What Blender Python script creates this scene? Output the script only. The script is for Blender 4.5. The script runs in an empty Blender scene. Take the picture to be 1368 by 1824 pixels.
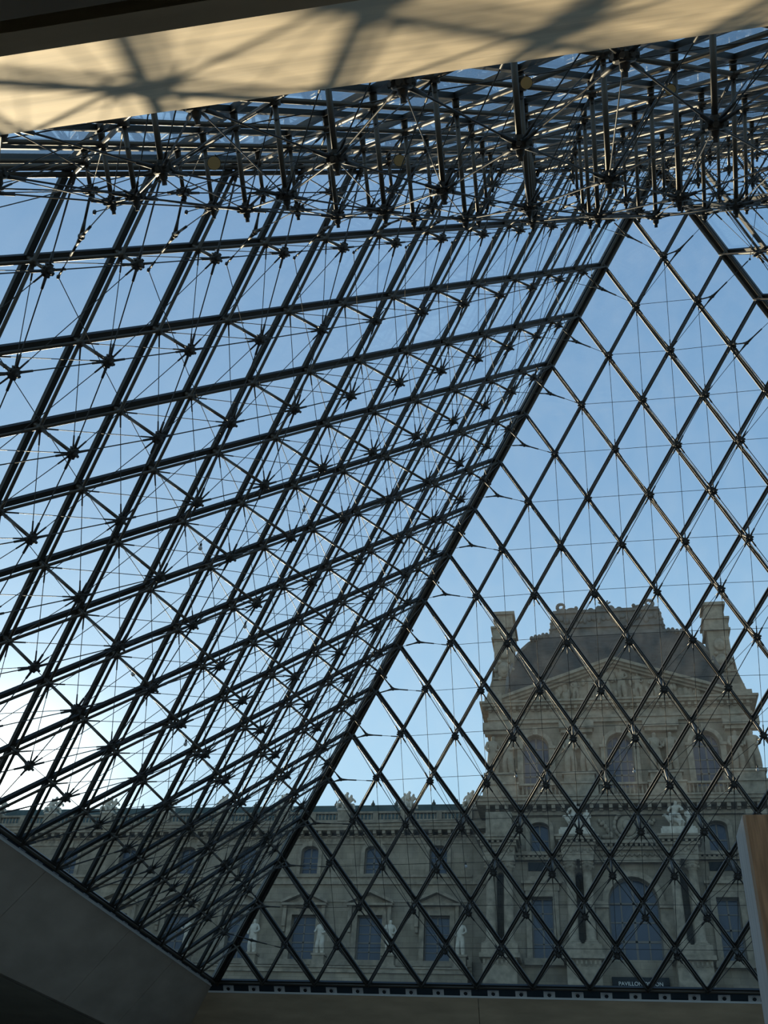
import bpy, bmesh, math, random
from mathutils import Vector, Matrix
random.seed(7)
V = Vector
sc = bpy.context.scene
col = sc.collection

# ------------------------------------------------------------------ camera
cam_d = bpy.data.cameras.new('camera')
cam = bpy.data.objects.new('camera', cam_d); col.objects.link(cam); sc.camera = cam
YAW, PITCH, ROLL, FPX = -0.220224475, 0.631779628, 0.0663418335, 1799.86
fw = V((math.sin(YAW)*math.cos(PITCH), math.cos(YAW)*math.cos(PITCH), math.sin(PITCH)))
rt = V((math.cos(YAW), -math.sin(YAW), 0)); up = rt.cross(fw)
rt2 = rt*math.cos(ROLL) + up*math.sin(ROLL); up2 = up*math.cos(ROLL) - rt*math.sin(ROLL)
mw = Matrix((rt2, up2, -fw)).transposed().to_4x4(); mw.translation = V((-3.71244, -21.09774, -7.82773))
cam.matrix_world = mw
cam_d.sensor_fit = 'VERTICAL'; cam_d.sensor_height = 36.0; cam_d.lens = FPX/1824*36.0
cam_d.clip_start = 0.05; cam_d.clip_end = 2000

# ------------------------------------------------------------------ sky, sun, exposure
SUN_EL, SUN_AZ = math.radians(17.15), math.radians(-33.4)      # azimuth from +Y towards +X
world = bpy.data.worlds.new('sky'); sc.world = world; world.use_nodes = True
nt = world.node_tree; nt.nodes.clear()
sdir = V((math.sin(SUN_AZ)*math.cos(SUN_EL), math.cos(SUN_AZ)*math.cos(SUN_EL), math.sin(SUN_EL)))
def wn(kind, **kw):
    n_ = nt.nodes.new(kind)
    for k_, v_ in kw.items(): setattr(n_, k_, v_)
    return n_
tcw = wn('ShaderNodeTexCoord'); sep = wn('ShaderNodeSeparateXYZ'); nt.links.new(tcw.outputs['Generated'], sep.inputs[0])
ramp = wn('ShaderNodeValToRGB'); nt.links.new(sep.outputs[2], ramp.inputs[0]); ce = ramp.color_ramp
SKY = [(0.0, (.62, .83, .97)), (.20, (.515, .83, 1.03)), (.42, (.385, .64, .90)), (.60, (.24, .445, .715)), (.78, (.185, .355, .61)), (1.0, (.12, .25, .47))]
while len(ce.elements) < len(SKY): ce.elements.new(.5)
for e_, (p_, c_) in zip(ce.elements, SKY): e_.position = p_; e_.color = (*c_, 1)
dot = wn('ShaderNodeVectorMath', operation='DOT_PRODUCT'); nt.links.new(tcw.outputs['Generated'], dot.inputs[0]); dot.inputs[1].default_value = sdir
mxd = wn('ShaderNodeMath', operation='MAXIMUM'); nt.links.new(dot.outputs['Value'], mxd.inputs[0]); mxd.inputs[1].default_value = 0
acc = None
for ex, am in ((7, .13), (60, .28), (300, 2.4)):        # broad, near and inner aureole of the sun
    pw = wn('ShaderNodeMath', operation='POWER'); nt.links.new(mxd.outputs[0], pw.inputs[0]); pw.inputs[1].default_value = ex
    ml = wn('ShaderNodeMath', operation='MULTIPLY_ADD'); nt.links.new(pw.outputs[0], ml.inputs[0]); ml.inputs[1].default_value = am
    if acc is None: ml.inputs[2].default_value = 0
    else: nt.links.new(acc.outputs[0], ml.inputs[2])
    acc = ml
glo = wn('ShaderNodeMix', data_type='RGBA', blend_type='MULTIPLY'); glo.inputs[0].default_value = 1; glo.inputs[6].default_value = (1, .97, .88, 1); nt.links.new(acc.outputs[0], glo.inputs[7])
addc = wn('ShaderNodeMix', data_type='RGBA', blend_type='ADD'); addc.inputs[0].default_value = 1; nt.links.new(ramp.outputs[0], addc.inputs[6]); nt.links.new(glo.outputs[2], addc.inputs[7])
bg = wn('ShaderNodeBackground'); bg.inputs[1].default_value = 1.0
wo = wn('ShaderNodeOutputWorld'); nt.links.new(addc.outputs[2], bg.inputs[0]); nt.links.new(bg.outputs[0], wo.inputs[0])
sun_d = bpy.data.lights.new('sun', 'SUN'); sun_d.energy = 7.0; sun_d.angle = math.radians(0.55); sun_d.color = (1.0, 0.82, 0.55)
sun = bpy.data.objects.new('sun', sun_d); col.objects.link(sun)
sdir = V((math.sin(SUN_AZ)*math.cos(SUN_EL), math.cos(SUN_AZ)*math.cos(SUN_EL), math.sin(SUN_EL)))
sun.rotation_euler = sdir.to_track_quat('Z', 'Y').to_euler(); sun.location = (-30, 45, 40)
vs = sc.view_settings
sc.display_settings.display_device = 'sRGB'
vs.view_transform = 'Standard'; vs.look = 'None'; vs.gamma = 1.0; vs.exposure = 0.0; vs.use_curve_mapping = False
try:
    sc.cycles.transparent_max_bounces = 24; sc.cycles.max_bounces = 8
except Exception: pass

# ------------------------------------------------------------------ materials
def mat(name, color, rough=0.6, metal=0.0, noise=0.0, scale=3.0, stretch=(1, 1, 1), bump=0.0, spec=0.5, brick=None):
    m = bpy.data.materials.new(name); m.use_nodes = True
    t = m.node_tree; b = t.nodes['Principled BSDF']
    b.inputs['Base Color'].default_value = (*color, 1); b.inputs['Roughness'].default_value = rough
    b.inputs['Metallic'].default_value = metal; b.inputs['Specular IOR Level'].default_value = spec
    if noise or bump or brick:
        tc = t.nodes.new('ShaderNodeTexCoord'); mp = t.nodes.new('ShaderNodeMapping'); mp.inputs['Scale'].default_value = stretch
        t.links.new(tc.outputs['Object'], mp.inputs[0])
        n = t.nodes.new('ShaderNodeTexNoise'); n.inputs['Scale'].default_value = scale; n.inputs['Detail'].default_value = 6
        t.links.new(mp.outputs[0], n.inputs['Vector'])
        r = t.nodes.new('ShaderNodeMapRange'); r.inputs[1].default_value = 0.3; r.inputs[2].default_value = 0.7
        r.inputs[3].default_value = 1-noise; r.inputs[4].default_value = 1+noise
        t.links.new(n.outputs['Fac'], r.inputs[0])
        mx = t.nodes.new('ShaderNodeMix'); mx.data_type = 'RGBA'; mx.blend_type = 'MULTIPLY'; mx.inputs[0].default_value = 1
        mx.inputs[6].default_value = (*color, 1); t.links.new(r.outputs[0], mx.inputs[7])
        out = mx.outputs[2]; h = n.outputs['Fac']
        if brick:
            sx = t.nodes.new('ShaderNodeSeparateXYZ'); cx = t.nodes.new('ShaderNodeCombineXYZ')
            t.links.new(tc.outputs['Object'], sx.inputs[0]); t.links.new(sx.outputs[0], cx.inputs[0]); t.links.new(sx.outputs[2], cx.inputs[1])
            bk = t.nodes.new('ShaderNodeTexBrick'); bk.inputs['Scale'].default_value = 1.0
            bk.inputs['Brick Width'].default_value = brick[0]; bk.inputs['Row Height'].default_value = brick[1]; bk.inputs['Mortar Size'].default_value = 0.012
            bk.inputs['Color1'].default_value = (1, 1, 1, 1); bk.inputs['Color2'].default_value = (.82, .82, .80, 1); bk.inputs['Mortar'].default_value = (.6, .58, .55, 1)
            t.links.new(cx.outputs[0], bk.inputs['Vector'])
            m2 = t.nodes.new('ShaderNodeMix'); m2.data_type = 'RGBA'; m2.blend_type = 'MULTIPLY'; m2.inputs[0].default_value = 1
            t.links.new(out, m2.inputs[6]); t.links.new(bk.outputs['Color'], m2.inputs[7]); out = m2.outputs[2]
        t.links.new(out, b.inputs['Base Color'])
        if bump:
            bp = t.nodes.new('ShaderNodeBump'); bp.inputs['Strength'].default_value = bump; bp.inputs['Distance'].default_value = 0.03
            t.links.new(h, bp.inputs['Height']); t.links.new(bp.outputs[0], b.inputs['Normal'])
    return m

def glass_mat():
    m = bpy.data.materials.new('clear_glass'); m.use_nodes = True; t = m.node_tree; t.nodes.clear()
    o = t.nodes.new('ShaderNodeOutputMaterial'); tr = t.nodes.new('ShaderNodeBsdfTransparent'); tr.inputs[0].default_value = (.955, .97, .965, 1)
    gl = t.nodes.new('ShaderNodeBsdfGlossy'); gl.inputs['Roughness'].default_value = 0.02; gl.inputs[0].default_value = (.9, .95, .95, 1)
    lw = t.nodes.new('ShaderNodeLayerWeight'); lw.inputs[0].default_value = .5
    pw = t.nodes.new('ShaderNodeMath'); pw.operation = 'POWER'; pw.inputs[1].default_value = 5.0; t.links.new(lw.outputs['Facing'], pw.inputs[0])
    fr = t.nodes.new('ShaderNodeMath'); fr.operation = 'MULTIPLY_ADD'; fr.inputs[1].default_value = .62; fr.inputs[2].default_value = .025; t.links.new(pw.outputs[0], fr.inputs[0])
    m1 = t.nodes.new('ShaderNodeMixShader'); t.links.new(fr.outputs[0], m1.inputs[0]); t.links.new(tr.outputs[0], m1.inputs[1]); t.links.new(gl.outputs[0], m1.inputs[2])
    df = t.nodes.new('ShaderNodeBsdfTranslucent'); df.inputs[0].default_value = (.8, .8, .78, 1)
    tc = t.nodes.new('ShaderNodeTexCoord'); mp = t.nodes.new('ShaderNodeMapping'); mp.inputs['Scale'].default_value = (1.5, 1.5, .35)
    n = t.nodes.new('ShaderNodeTexNoise'); n.inputs['Scale'].default_value = 1.2; n.inputs['Detail'].default_value = 5
    t.links.new(tc.outputs['Object'], mp.inputs[0]); t.links.new(mp.outputs[0], n.inputs['Vector'])
    r = t.nodes.new('ShaderNodeMapRange'); r.inputs[1].default_value = .35; r.inputs[2].default_value = .75; r.inputs[3].default_value = .004; r.inputs[4].default_value = .018
    t.links.new(n.outputs['Fac'], r.inputs[0])
    m2 = t.nodes.new('ShaderNodeMixShader'); t.links.new(r.outputs[0], m2.inputs[0]); t.links.new(m1.outputs[0], m2.inputs[1]); t.links.new(df.outputs[0], m2.inputs[2])
    t.links.new(m2.outputs[0], o.inputs[0]); return m

M_GLASS = glass_mat()
M_MULL = mat('dark_aluminium', (.022, .023, .022), .5, .0, spec=.3)
M_STEEL = mat('brushed_steel', (.075, .064, .050), .5, .35)
M_CAST = mat('cast_steel', (.04, .037, .033), .55, .3)
M_CABLE = mat('stainless_rod', (.05, .05, .05), .55, .35, spec=.35)
M_CONC = mat('sunlit_ring_concrete', (.58, .475, .325), .75, 0, .20, 2.2, (.22, 2.2, 2.2), .15)  # ring concrete, lighter warm copy for the sunlit back beam
M_CONC3 = mat('shaded_ring_concrete', (.41, .31, .21), .8, 0, .18, 1.5, (.4, 1.5, 1.5), .12)  # same ring concrete, colour darkened to stand for shade on the front
M_CONC2 = mat('shaded_left_concrete', (.33, .27, .222), .8, 0, .14, 1.3, (1, .5, 1), .1)  # left copy of the ring concrete, shade worked into its colour
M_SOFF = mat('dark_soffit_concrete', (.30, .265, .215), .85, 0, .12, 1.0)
M_STRIP = mat('blue_black_metal', (.03, .045, .06), .35, .4)
M_ZINC = mat('zinc_trim', (.75, .78, .8), .4, .0)
M_LAMPPLATE = mat('lamp_plate', (.6, .61, .62), .5, .0)
M_LENS = mat('dark_lens', (.01, .012, .016), .15, 0)
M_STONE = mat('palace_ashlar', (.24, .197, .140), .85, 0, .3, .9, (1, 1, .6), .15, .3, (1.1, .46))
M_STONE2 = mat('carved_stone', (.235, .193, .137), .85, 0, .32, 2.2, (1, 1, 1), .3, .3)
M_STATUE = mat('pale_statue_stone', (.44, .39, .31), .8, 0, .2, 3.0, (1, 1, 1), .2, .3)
M_SLATE = mat('dark_slate', (.042, .046, .044), .85, 0, .3, 1.5, (1, 1, 3), .2, .15)
M_LEAD = mat('green_copper', (.05, .072, .065), .85, 0, .2, 1.0, spec=.2)
M_CREST = mat('weathered_lead', (.09, .085, .073), .75, 0, .35, 1.5, (1, 1, 1), .3)
M_PANE = mat('window_glass', (.03, .045, .075), .12, 0, .0, 1, spec=.3)
M_WOOD = mat('window_frame_paint', (.12, .105, .085), .6)
M_SIGN = mat('slate_sign', (.014, .017, .019), .85, spec=.2)
M_LETTER = mat('grey_lettering', (.62, .60, .55), .5)
M_GROUND = mat('courtyard_paving', (.30, .28, .25), .9, 0, .15, .5)
M_FLOOR = mat('hall_floor_stone', (.46, .40, .32), .5, 0, .1, .6)
M_PYLON_T = mat('board_marked_concrete', (.64, .555, .425), .8, 0, .28, 5.0, (8, 8, .6), .5)
M_PYLON_G = mat('sky_tinted_concrete', (.70, .73, .71), .8, 0, .12, 3.0, (6, 6, .4), .2)  # pier side: pale blue-grey stands in for sky light on it
M_BRASS = mat('gold_lamp_face', (.55, .43, .22), .35, .6)

# ------------------------------------------------------------------ mesh helpers
class MB:
    def __init__(s): s.v = []; s.f = []
    def add(s, vs_, fs):
        o = len(s.v); s.v += [tuple(p) for p in vs_]; s.f += [tuple(i+o for i in f) for f in fs]; return s
    def box(s, x0, x1, y0, y1, z0, z1):
        return s.add([(x0,y0,z0),(x1,y0,z0),(x1,y1,z0),(x0,y1,z0),(x0,y0,z1),(x1,y0,z1),(x1,y1,z1),(x0,y1,z1)],
                     [(0,3,2,1),(4,5,6,7),(0,1,5,4),(1,2,6,5),(2,3,7,6),(3,0,4,7)])
    def bar(s, p, q, w, h, nrm):
        p, q = V(p), V(q); d = (q-p).normalized(); n = V(nrm).normalized(); sd = d.cross(n).normalized(); n = sd.cross(d)
        c = [p+sd*a*w/2+n*b*h/2 for a, b in ((-1,-1),(1,-1),(1,1),(-1,1))]; e = [x+(q-p) for x in c]
        return s.add(c+e, [(0,3,2,1),(4,5,6,7),(0,1,5,4),(1,2,6,5),(2,3,7,6),(3,0,4,7)])
    def tube(s, p, q, r, n=6, r2=None, cap=True):
        p, q = V(p), V(q); d = q-p
        if d.length < 1e-6: return s
        d.normalize(); a = d.orthogonal().normalized(); b = d.cross(a); r2 = r if r2 is None else r2
        ring = [a*math.cos(2*math.pi*k/n)+b*math.sin(2*math.pi*k/n) for k in range(n)]
        fs = [(k, (k+1) % n, n+(k+1) % n, n+k) for k in range(n)]
        if cap: fs += [tuple(range(n-1, -1, -1)), tuple(range(n, 2*n))]
        return s.add([p+x*r for x in ring]+[q+x*r2 for x in ring], fs)
    def prism(s, poly, y0, y1):          # polygon in x,z (counter-clockwise seen from -y), pushed from y0 to y1
        n = len(poly)
        return s.add([(x, y0, z) for x, z in poly]+[(x, y1, z) for x, z in poly],
                     [tuple(range(n)), tuple(range(2*n-1, n-1, -1))]+[(k, n+k, n+(k+1) % n, (k+1) % n) for k in range(n)])
    def lathe(s, cx, cy, prof, n=12):
        o = []
        for r, z in prof: o += [(cx+r*math.cos(2*math.pi*k/n), cy+r*math.sin(2*math.pi*k/n), z) for k in range(n)]
        fs = [(i*n+k, i*n+(k+1) % n, (i+1)*n+(k+1) % n, (i+1)*n+k) for i in range(len(prof)-1) for k in range(n)]
        fs += [tuple(range(n-1, -1, -1)), tuple(range((len(prof)-1)*n, len(prof)*n))]
        return s.add(o, fs)
    def blob(s, c, rx, ry, rz, n=8, m=5):
        pts = [(c[0], c[1], c[2]-rz)]
        for i in range(1, m):
            t = -math.pi/2+math.pi*i/m
            pts += [(c[0]+rx*math.cos(t)*math.cos(2*math.pi*k/n), c[1]+ry*math.cos(t)*math.sin(2*math.pi*k/n), c[2]+rz*math.sin(t)) for k in range(n)]
        pts.append((c[0], c[1], c[2]+rz)); L = len(pts)-1
        fs = [(0, 1+(k+1) % n, 1+k) for k in range(n)]
        for i in range(m-2): fs += [(1+i*n+k, 1+i*n+(k+1) % n, 1+(i+1)*n+(k+1) % n, 1+(i+1)*n+k) for k in range(n)]
        fs += [(L, 1+(m-2)*n+k, 1+(m-2)*n+(k+1) % n) for k in range(n)]
        return s.add(pts, fs)
    def mesh(s, name, m, smooth=False):
        me = bpy.data.meshes.new(name); me.from_pydata(s.v, [], s.f); me.materials.append(m)
        if smooth: me.polygons.foreach_set('use_smooth', [True]*len(me.polygons))
        me.update(); return me
    def build(s, name, m, parent=None, smooth=False, kind=None, label=None):
        return put(name, s.mesh(name, m, smooth), parent, kind, label)

def put(name, me, parent=None, kind=None, label=None):
    o = bpy.data.objects.new(name, me); col.objects.link(o)
    if parent is not None: o.parent = parent
    if kind: o['kind'] = kind
    if label: o['label'] = label
    return o
def tag(o, label, cat, group=None):
    o['label'] = label; o['category'] = cat
    if group: o['group'] = group
    return o
def empty(name, loc=(0, 0, 0), kind=None):
    o = bpy.data.objects.new(name, None); o.location = loc; o.empty_display_size = .2; col.objects.link(o)
    if kind: o['kind'] = kind
    return o
def copy_tree(o, parent=None):
    c = o.copy(); col.objects.link(c)
    if parent is not None: c.parent = parent
    for ch in o.children: copy_tree(ch, c)
    return c

# ------------------------------------------------------------------ the glass pyramid: four glazed walls
A0, H, NB = 17.71, 21.64, 18
APEX = V((0, 0, H))
PD, PC, PR, PB = V((-A0, -A0, 0)), V((-A0, A0, 0)), V((A0, A0, 0)), V((A0, -A0, 0))

class Face:
    def __init__(s, p0, p1):
        s.p0, s.p1 = p0, p1; s.u = (p1-p0)/NB; s.v = (APEX-p0)/NB
        n = s.u.cross(s.v).normalized()
        if n.dot(V((0, 0, 4))-(p0+p1+APEX)/3) < 0: n = -n
        s.n = n
    def N(s, i, j): return s.p0+s.u*i+s.v*j
    def dep(s, i, j):
        k = NB-i-j
        return 0.021*max(0, i*j*k)**0.855
    def M(s, i, j): return s.N(i, j)+s.n*s.dep(i, j)

FACES = {'left': Face(PD, PC), 'front': Face(PC, PR), 'right': Face(PR, PB), 'back': Face(PB, PD)}
WALL_LABEL = {'left': 'steeply seen left glass slope of the pyramid, dark diamond lattice with steel struts',
              'front': 'front glass slope of the pyramid, diamond panes through which the palace shows',
              'right': 'narrow sliver of right glass slope beside the upper right hip',
              'back': 'overhead glass slope of the pyramid with dense hanging struts, seen from below'}

def cable(mb, p, q, r, sl0=True, sl1=True):
    p, q = V(p), V(q); d = q-p; L = d.length
    if L < .3: return
    d /= L
    mb.tube(p, q, r, 5, cap=False)
    if sl0: mb.tube(p+d*.08, p+d*.34, r*2.3, 6, r*1.9)
    if sl1: mb.tube(q-d*.34, q-d*.08, r*1.9, 6, r*2.3)

def casting_mesh():
    mb = MB()
    mb.lathe(0, 0, [(.03, -.10), (.05, -.095), (.055, -.05), (.095, -.045), (.105, -.03), (.105, .03), (.095, .045), (.05, .05), (.045, .1), (.03, .12)], 12)
    for k in range(8):
        a = 2*math.pi*k/8+.2; d = V((math.cos(a), math.sin(a), 0))
        mb.tube(d*.07, d*.132, .031, 6); mb.bar(d*.06+V((0, 0, -.05)), d*.12+V((0, 0, -.05)), .03, .03, (0, 0, 1))
    mb.tube((0, 0, .1), (0, 0, .17), .028, 6)
    return mb.mesh('node_casting', M_CAST)
ME_CAST = casting_mesh()

def build_face(side):
    F = FACES[side]; n = F.n; root = empty('wall_'+side, (F.p0+F.p1)/2, 'structure')
    tag(root, WALL_LABEL[side], 'glass wall')
    inv = Matrix.Translation(-root.location)
    def part(mb, name, m, smooth=False, parent=None):
        o = mb.build(name, m, root if parent is None else parent, smooth)
        if parent is None: o.matrix_parent_inverse = inv
        return o
    # panes (rhombi and the triangles along the base); each a thin slab, inset from the mullion axis
    def pane(pts):
        c = sum(pts, V())/len(pts); q = [p+(c-p).normalized()*.05 for p in pts]; k = len(q); mb = MB()
        a = [p-n*.035 for p in q]; b = [p-n*.010 for p in q]
        mb.add(a+b, [tuple(range(k)), tuple(range(2*k-1, k-1, -1))]+[(e, k+e, k+(e+1) % k, (e+1) % k) for e in range(k)])
        part(mb, 'glass_pane', M_GLASS)
    for i in range(NB):
        pane([F.N(i, 0), F.N(i+1, 0), F.N(i, 1)])
    for j in range(NB):
        for i in range(1, NB-j):
            # rhombus with bottom vertex N(i, j)
            pane([F.N(i, j), F.N(i, j+1), F.N(i-1, j+2), F.N(i-1, j+1)] if i+j+1 <= NB and j+2 <= NB else [F.N(i, j), F.N(i, j+1), F.N(i-1, j+1)])
    # lattice members: outer mullion in the glass plane and inner tube carried a hand's breadth inside
    for i in range(1, NB):
        for (p, q) in ((F.N(i, 0), F.N(i, NB-i)), (F.N(i, 0), F.N(0, i))):
            mb = MB(); mb.bar(p+n*.025, q+n*.025, .125, .085, n); part(mb, 'mullion', M_MULL)
            mb = MB(); mb.tube(p+n*.235, q+n*.235, .036, 8)
            part(mb, 'inner_tube', M_STEEL, True)
    mb = MB(); mb.bar(F.p0+n*.03, F.p1+n*.03, .16, .12, n); part(mb, 'base_rail', M_MULL)
    mb = MB(); mb.tube(F.p0+n*.13, F.p1+n*.13, .04, 8); part(mb, 'base_tube', M_STEEL, True)
    # struts with their castings
    for j in range(1, NB):
        for i in range(1, NB-j):
            p, d = F.N(i, j), F.dep(i, j); mb = MB()
            mb.tube(p+n*.03, p+n*.20, .06, 8, .05); mb.tube(p+n*.20, p+n*.30, .075, 8)
            mb.tube(p+n*.28, p+n*max(.3, d-.1), .035, 8)
            o = part(mb, 'strut', M_STEEL, True)
            c = put('node_casting', ME_CAST, o)
            c.matrix_parent_inverse = Matrix.Identity(4)
            c.matrix_basis = Matrix.Translation(p+n*max(d, .34)) @ n.to_track_quat('Z', 'Y').to_matrix().to_4x4() @ Matrix.Rotation(random.uniform(-.15, .15), 4, 'Z')
    MM = lambda i, j: F.N(i, j)+n*(max(F.dep(i, j), .34) if (i > 0 and j > 0 and i+j < NB) else .22)
    NN = lambda i, j: F.N(i, j)+n*.26
    R1, R2 = .0125, .0085
    for i in range(1, NB):
        # chords and web ties of the two families of trusses
        L = NB-i
        a = [(i, j) for j in range(0, L+1)]; b = [(i-j, j) for j in range(0, i+1)]
        for line, webdown in ((a, False), (b, True)):
            mb = MB()
            for p, q in zip(line, line[1:]): cable(mb, MM(*p), MM(*q), R1)
            part(mb, 'chord_tie', M_CABLE, True)
            if len(line) > 2:
                mb = MB()
                for p, q in zip(line, line[1:]):
                    if webdown: cable(mb, NN(*q), MM(*p), R2)
                    else: cable(mb, NN(*p), MM(*q), R2)
                part(mb, 'web_tie', M_CABLE, True)
    # ties straight up the slope
    for s_ in range(2, NB+NB-1):
        pts = [((s_-j)/2, j) for j in range(0, NB) if (s_-j) % 2 == 0]
        pts = [(int(i), j) for i, j in pts if i >= 1 and j >= 1 and i+j < NB]
        if len(pts) >= 2:
            mb = MB()
            for p, q in zip(pts, pts[1:]): cable(mb, MM(*p), MM(*q), R2)
            part(mb, 'slope_tie', M_CABLE, True)
    # level counter cables, bowed the other way: deep at the hips, close to the glass in the middle
    for j in range(1, NB-2):
        m_ = NB-j; pts = []
        for i in range(1, m_):
            t = abs(2*(i-1)/max(1, m_-2)-1); pts.append(F.N(i, j)+n*(.32+F.dep(1, j)*t**2.2))
        if len(pts) >= 2:
            mb = MB()
            for p, q in zip(pts, pts[1:]): cable(mb, p, q, R2, False, False)
            for p in pts: mb.blob(p, .035, .035, .05, 6, 4)
            part(mb, 'counter_cable', M_CABLE, True)
    return root

ROOTS = {s: build_face(s) for s in ('left', 'front', 'right', 'back')}

# hip beams and the three-way cable joints across the hips; each hip belongs to the wall on its left
ORDER = [('left', 'front', PC), ('front', 'right', PR), ('right', 'back', PB), ('back', 'left', PD)]
for fa, fb, corner in ORDER:
    Fa, Fb = FACES[fa], FACES[fb]; root = ROOTS[fa]; inv = Matrix.Translation(-root.location)
    nm = (Fa.n+Fb.n).normalized()
    def part(mb, name, m, smooth=False):
        o = mb.build(name, m, root, smooth); o.matrix_parent_inverse = inv; return o
    d = (APEX-corner).normalized()
    mb = MB(); mb.bar(corner+nm*.02, APEX+nm*.02, .26, .14, nm); part(mb, 'hip_beam', M_MULL)
    sd = d.cross(nm).normalized()
    for s_ in (-1, 1):
        mb = MB(); mb.tube(corner+nm*.2+sd*.10*s_, APEX+nm*.2+sd*.10*s_, .05, 8); part(mb, 'hip_tube', M_STEEL, True)
    for k in range(1, NB-1):
        # b side: first strut of row k is (1, k); a side: last strut of row k is (NB-1-k, k)
        if NB-1-k < 1: continue
        fbm = Fb.N(1, k)+Fb.n*(.32+Fb.dep(1, k))
        ra = [(NB-1-k, k)]+([(NB-1-k, k-1)] if k >= 2 else [])
        am = [Fa.N(*q)+Fa.n*max(.34, Fa.dep(*q)) for q in ra]
        y = fbm*.45+sum(am, V())/len(am)*.55+nm*.03
        mb = MB(); mb.blob(y, .06, .06, .06, 8, 5)
        for q in [fbm]+am:
            dd = (q-y).normalized(); mb.tube(y, y+dd*.30, .045, 6, .02); mb.tube(y+dd*.28, y+dd*.62, .022, 6); cable(mb, y+dd*.5, q, .009, False, True)
        part(mb, 'hip_tie_joint', M_CAST, True)

# ------------------------------------------------------------------ concrete ring, strip and hall
def ring_piece(name, a0, a1, off, zt, zb, side, m, parent, thick=.13):
    """sloping slab that carries the pyramid's slope on down below its base, between stations a0..a1 along the side (corner mitred)"""
    F = FACES[side]; out = -V((F.n.x, F.n.y, 0)).normalized(); k = abs(F.n.z/V((F.n.x, F.n.y)).length)     # outward run per unit drop
    al = F.u.normalized()
    def P(s, z, o):
        run = -z*k+o; w = 2*A0+0
        base = F.p0+F.u*s+out*run
        if s <= 0: base -= al*run
        if s >= NB: base += al*run
        return V((base.x, base.y, z))
    g0, g1 = a0+(.006 if a0 > 0 else 0), a1-(.006 if a1 < NB else 0)
    f = [P(g0, zt, off), P(g1, zt, off), P(g1, zb, off), P(g0, zb, off)]; b = [P(g0, zt, off+thick), P(g1, zt, off+thick), P(g1, zb, off+thick), P(g0, zb, off+thick)]
    mb = MB(); mb.add(f+b, [(0,1,2,3),(7,6,5,4),(0,4,5,1),(1,5,6,2),(2,6,7,3),(3,7,4,0)])
    return mb.build(name, m, parent)
JOINTS = {'front': [0, 5, 13, 18], 'left': [0, 2, 5, 8, 11, 14, 16, 18], 'right': [0, 6, 12, 18], 'back': [0, 18]}
for q, side in enumerate(('left', 'front', 'right', 'back')):
    r = empty('trim_%d' % (q+1), FACES[side].p0, 'structure'); inv = Matrix.Translation(-r.location)
    tag(r, {'left': 'shade-darkened concrete ring beam sloping below the left glazing, board joints', 'front': 'shade-darkened brown concrete ring beam under the front glazing and its lamp strip',
            'right': 'concrete ring beam under the right glazing, out of the picture', 'back': 'sunlit tan concrete ring beam overhead with blurred strut shadows'}[side], 'ring beam')
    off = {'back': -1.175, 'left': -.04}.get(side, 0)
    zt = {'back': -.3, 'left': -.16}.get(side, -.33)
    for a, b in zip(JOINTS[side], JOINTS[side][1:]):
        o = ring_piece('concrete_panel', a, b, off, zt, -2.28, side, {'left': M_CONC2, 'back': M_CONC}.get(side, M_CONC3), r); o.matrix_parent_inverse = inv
    if side != 'back':
        o = ring_piece('lamp_strip', 0, NB, .06, -.05, zt+.03, side, M_STRIP, r, .3); o.matrix_parent_inverse = inv
        o = ring_piece('edge_angle', 0, NB, off-.02, zt+.04, zt-.015, side, M_ZINC, r, .4); o.matrix_parent_inverse = inv
    else:
        mb = MB(); mb.box(-17.4, 17.4, -18.3, -16.98, -.42, -.32); o = mb.build('ledge', M_CONC, r); o.matrix_parent_inverse = inv

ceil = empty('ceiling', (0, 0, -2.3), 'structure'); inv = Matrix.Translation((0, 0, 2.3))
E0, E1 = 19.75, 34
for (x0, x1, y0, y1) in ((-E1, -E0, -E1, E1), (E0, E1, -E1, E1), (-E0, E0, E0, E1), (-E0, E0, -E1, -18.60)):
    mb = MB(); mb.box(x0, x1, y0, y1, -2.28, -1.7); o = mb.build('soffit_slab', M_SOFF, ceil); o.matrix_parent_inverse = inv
mb = MB(); mb.box(-E1, E1, -E1, E1, -9.8, -9.4); o = mb.build('floor', M_FLOOR, None, kind='structure')
for nme, (x0, x1, y0, y1) in {'wall_hall_left': (-E1-.4, -E1, -E1, E1), 'wall_hall_right': (E1, E1+.4, -E1, E1), 'wall_hall_front': (-E1, E1, E1, E1+.4), 'wall_hall_back': (-E1, E1, -E1-.4, -E1)}.items():
    mb = MB(); mb.box(x0, x1, y0, y1, -9.8, -1.7); mb.build(nme, M_CONC2, None, kind='structure')
g = empty('ground', (0, 0, 0), 'structure')
for (x0, x1, y0, y1) in ((-160, -18.2, -160, 160), (18.2, 160, -160, 160), (-18.2, 18.2, 18.2, 160), (-18.2, 18.2, -160, -18.2)):
    mb = MB(); mb.box(x0, x1, y0, y1, -.6, -.12); mb.build('paving', M_GROUND, g)

# pier at the right edge
pier = empty('concrete_pier', (-2.0, -13.4, -9.4)); tag(pier, 'square pier at right edge, tan board-marked front and side coloured grey for skylight', 'pier')
PX0, PY0, PZ = -2.61, -13.68, -5.17
mb = MB(); mb.box(PX0+.02, PX0+1.2, PY0, PY0+.46, -9.4, PZ); o = mb.build('pier_front', M_PYLON_T, pier); o.matrix_parent_inverse = Matrix.Translation(-pier.location)
mb = MB(); mb.box(PX0, PX0+.02, PY0, PY0+.46, -9.4, PZ); o = mb.build('sky_tinted_side', M_PYLON_G, pier, label='smooth side face coloured blue-grey for the sky light on it'); o.matrix_parent_inverse = Matrix.Translation(-pier.location)  # thin skin of the pier that carries the painted skylight tone

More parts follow.
